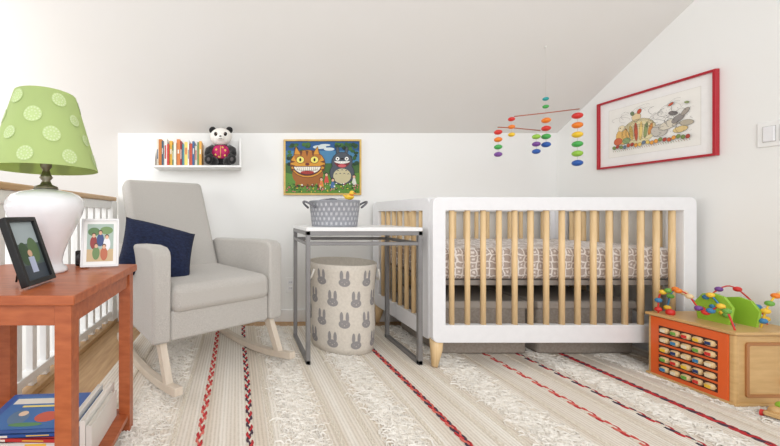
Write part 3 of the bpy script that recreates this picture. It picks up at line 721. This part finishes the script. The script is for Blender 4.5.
# plain framed wooden door on the front
ring('board_trim',(AX0+0.045,z0+0.035,AX1-0.045,AZ-0.03,0.012),(AX0+0.057,z0+0.047,AX1-0.057,AZ-0.042,0.008),AY0-0.002,AY0+0.005,mat('toy_brown',(176,120,72),0.5),ac,'y',0.001)
for k in range(3): lathe('sliding_knob',[(0.014,0),(0.014,0.008),(0.008,0.014),(0.001,0.015)],col(((214,50,44),(110,170,70),(60,130,180))[k],0.35),ac,(2.235+0.02*(k%2),AY0+0.005,0.11+0.06*k),20,rot=(PI/2,0,0))
def wire(pts,c,beads,r=0.003):
    V=[Vector(p) for p in pts]; out=[]
    for i in range(len(V)-1):
        p0=V[max(0,i-1)];p1=V[i];p2=V[i+1];p3=V[min(len(V)-1,i+2)]
        for k in range(8):
            t=k/8; out.append(0.5*((2*p1)+(-p0+p2)*t+(2*p0-5*p1+4*p2-p3)*t*t+(-p0+3*p1-3*p2+p3)*t**3))
    out.append(V[-1])
    tube('wire',out,r,col(c,0.3),ac,8)
    for f,cc,br in beads:
        p=out[min(len(out)-1,int(f*len(out)))]; ell('bead',p,(br,br,br*0.9),col(cc,0.3),ac,seg=16)
TZ2=AZ+0.012
BC=[(214,50,44),(60,130,180),(240,196,60),(110,170,70),(238,130,40),(232,205,160),(120,70,150)]
def beads(fs_,o=0,r=0.013): return [(f,BC[(k+o)%7],r) for k,f in enumerate(fs_)]
wire([(2.05,1.63,TZ2),(2.05,1.62,TZ2+0.10),(2.07,1.55,TZ2+0.12),(2.06,1.48,TZ2+0.05),(2.06,1.42,TZ2+0.09),(2.06,1.385,TZ2)],(214,50,44),beads((0.06,0.14,0.22,0.29,0.36,0.46,0.54,0.61,0.68,0.76,0.85)))
wire([(2.10,1.64,TZ2),(2.12,1.62,TZ2+0.12),(2.16,1.56,TZ2+0.06),(2.12,1.50,TZ2+0.12),(2.14,1.44,TZ2)],(60,130,180),beads((0.08,0.18,0.27,0.36,0.46,0.56,0.65,0.75,0.88),2))
wire([(2.22,1.42,TZ2),(2.22,1.40,TZ2+0.10),(2.27,1.40,TZ2+0.15),(2.32,1.41,TZ2+0.09),(2.315,1.42,TZ2)],(240,196,60),beads((0.1,0.2,0.3,0.42,0.54,0.66,0.8),1))
wire([(2.20,1.60,TZ2),(2.20,1.58,TZ2+0.07),(2.28,1.55,TZ2+0.15),(2.31,1.48,TZ2+0.06),(2.31,1.46,TZ2)],(200,60,50),beads((0.15,0.27,0.4,0.55,0.7,0.85),4))
for (lx,ly,hh) in ((2.13,1.50,0.13),(2.20,1.47,0.12)):
    pts=[(ly-0.05,TZ2),(ly-0.06,TZ2+hh*0.6),(ly-0.035,TZ2+hh*0.92),(ly,TZ2+hh),(ly+0.035,TZ2+hh*0.92),(ly+0.06,TZ2+hh*0.6),(ly+0.05,TZ2)]
    extrude_poly('lime_leaf_board',pts,'x',lx,lx+0.012,LIM,ac,0.002)
for k in range(3): ell('leaf_knob',(2.127,1.47+0.03*k,TZ2+0.05+0.02*(k%2)),(0.006,0.009,0.009),col(tc_[k],0.3),ac,seg=14)
lathe('knob',[(0.012,0),(0.016,0.01),(0.014,0.024),(0.001,0.03)],col((214,50,44),0.3),ac,(2.07,1.60,TZ2),20)
pt=empty('wooden_pull_toy',(2.075,1.285,RT+0.002),0.3)
box('body',(-0.05,-0.02,0.012),(0.05,0.02,0.03),CUB,pt,0.006,3); ell('head',(0.035,0,0.042),(0.018,0.016,0.016),LIM,pt); ell('hump',(-0.015,0,0.034),(0.024,0.018,0.014),CUB,pt)
for a in(-0.03,0.03):
    for s_ in(-1,1): lathe('wheel',[(0.001,-0.004),(0.013,-0.004),(0.013,0.004),(0.001,0.004)],col((214,50,44) if a<0 else (60,130,180),0.4),pt,(a,s_*0.025,0.0135),20,rot=(PI/2,0,0),smooth=False)

# ---------------------------------------------------------------- camera & light
cam=bpy.data.cameras.new('camera'); co=bpy.data.objects.new('camera',cam); COL.objects.link(co)
co.location=(0,0,0.8); co.rotation_euler=(PI/2,0,0)
cam.sensor_width=36; cam.lens=335/780*36; cam.shift_x=(390-237)/780; cam.shift_y=-(223-214)/780; cam.clip_start=0.02
S.camera=co
wd=bpy.data.worlds.new('world'); S.world=wd; wd.use_nodes=True
bg=wd.node_tree.nodes['Background']; bg.inputs[0].default_value=(0.96,0.975,1.0,1); bg.inputs[1].default_value=1.10
def area(name,loc,target,sx,sy,e,c=(1,1,1)):
    l=bpy.data.lights.new(name,'AREA'); l.shape='RECTANGLE'; l.size=sx; l.size_y=sy; l.energy=e; l.color=c
    o=bpy.data.objects.new(name,l); COL.objects.link(o); o.location=loc
    d=Vector(target)-Vector(loc); o.rotation_euler=d.to_track_quat('-Z','Y').to_euler(); return o
area('window_light_rear',(0.2,-1.6,1.9),(0.8,2.4,0.6),1.8,1.4,40,(1,0.99,0.975))
area('window_light_stairwell',(-2.3,1.2,1.3),(-0.9,3.0,0.5),1.0,1.2,22,(1,0.99,0.98))
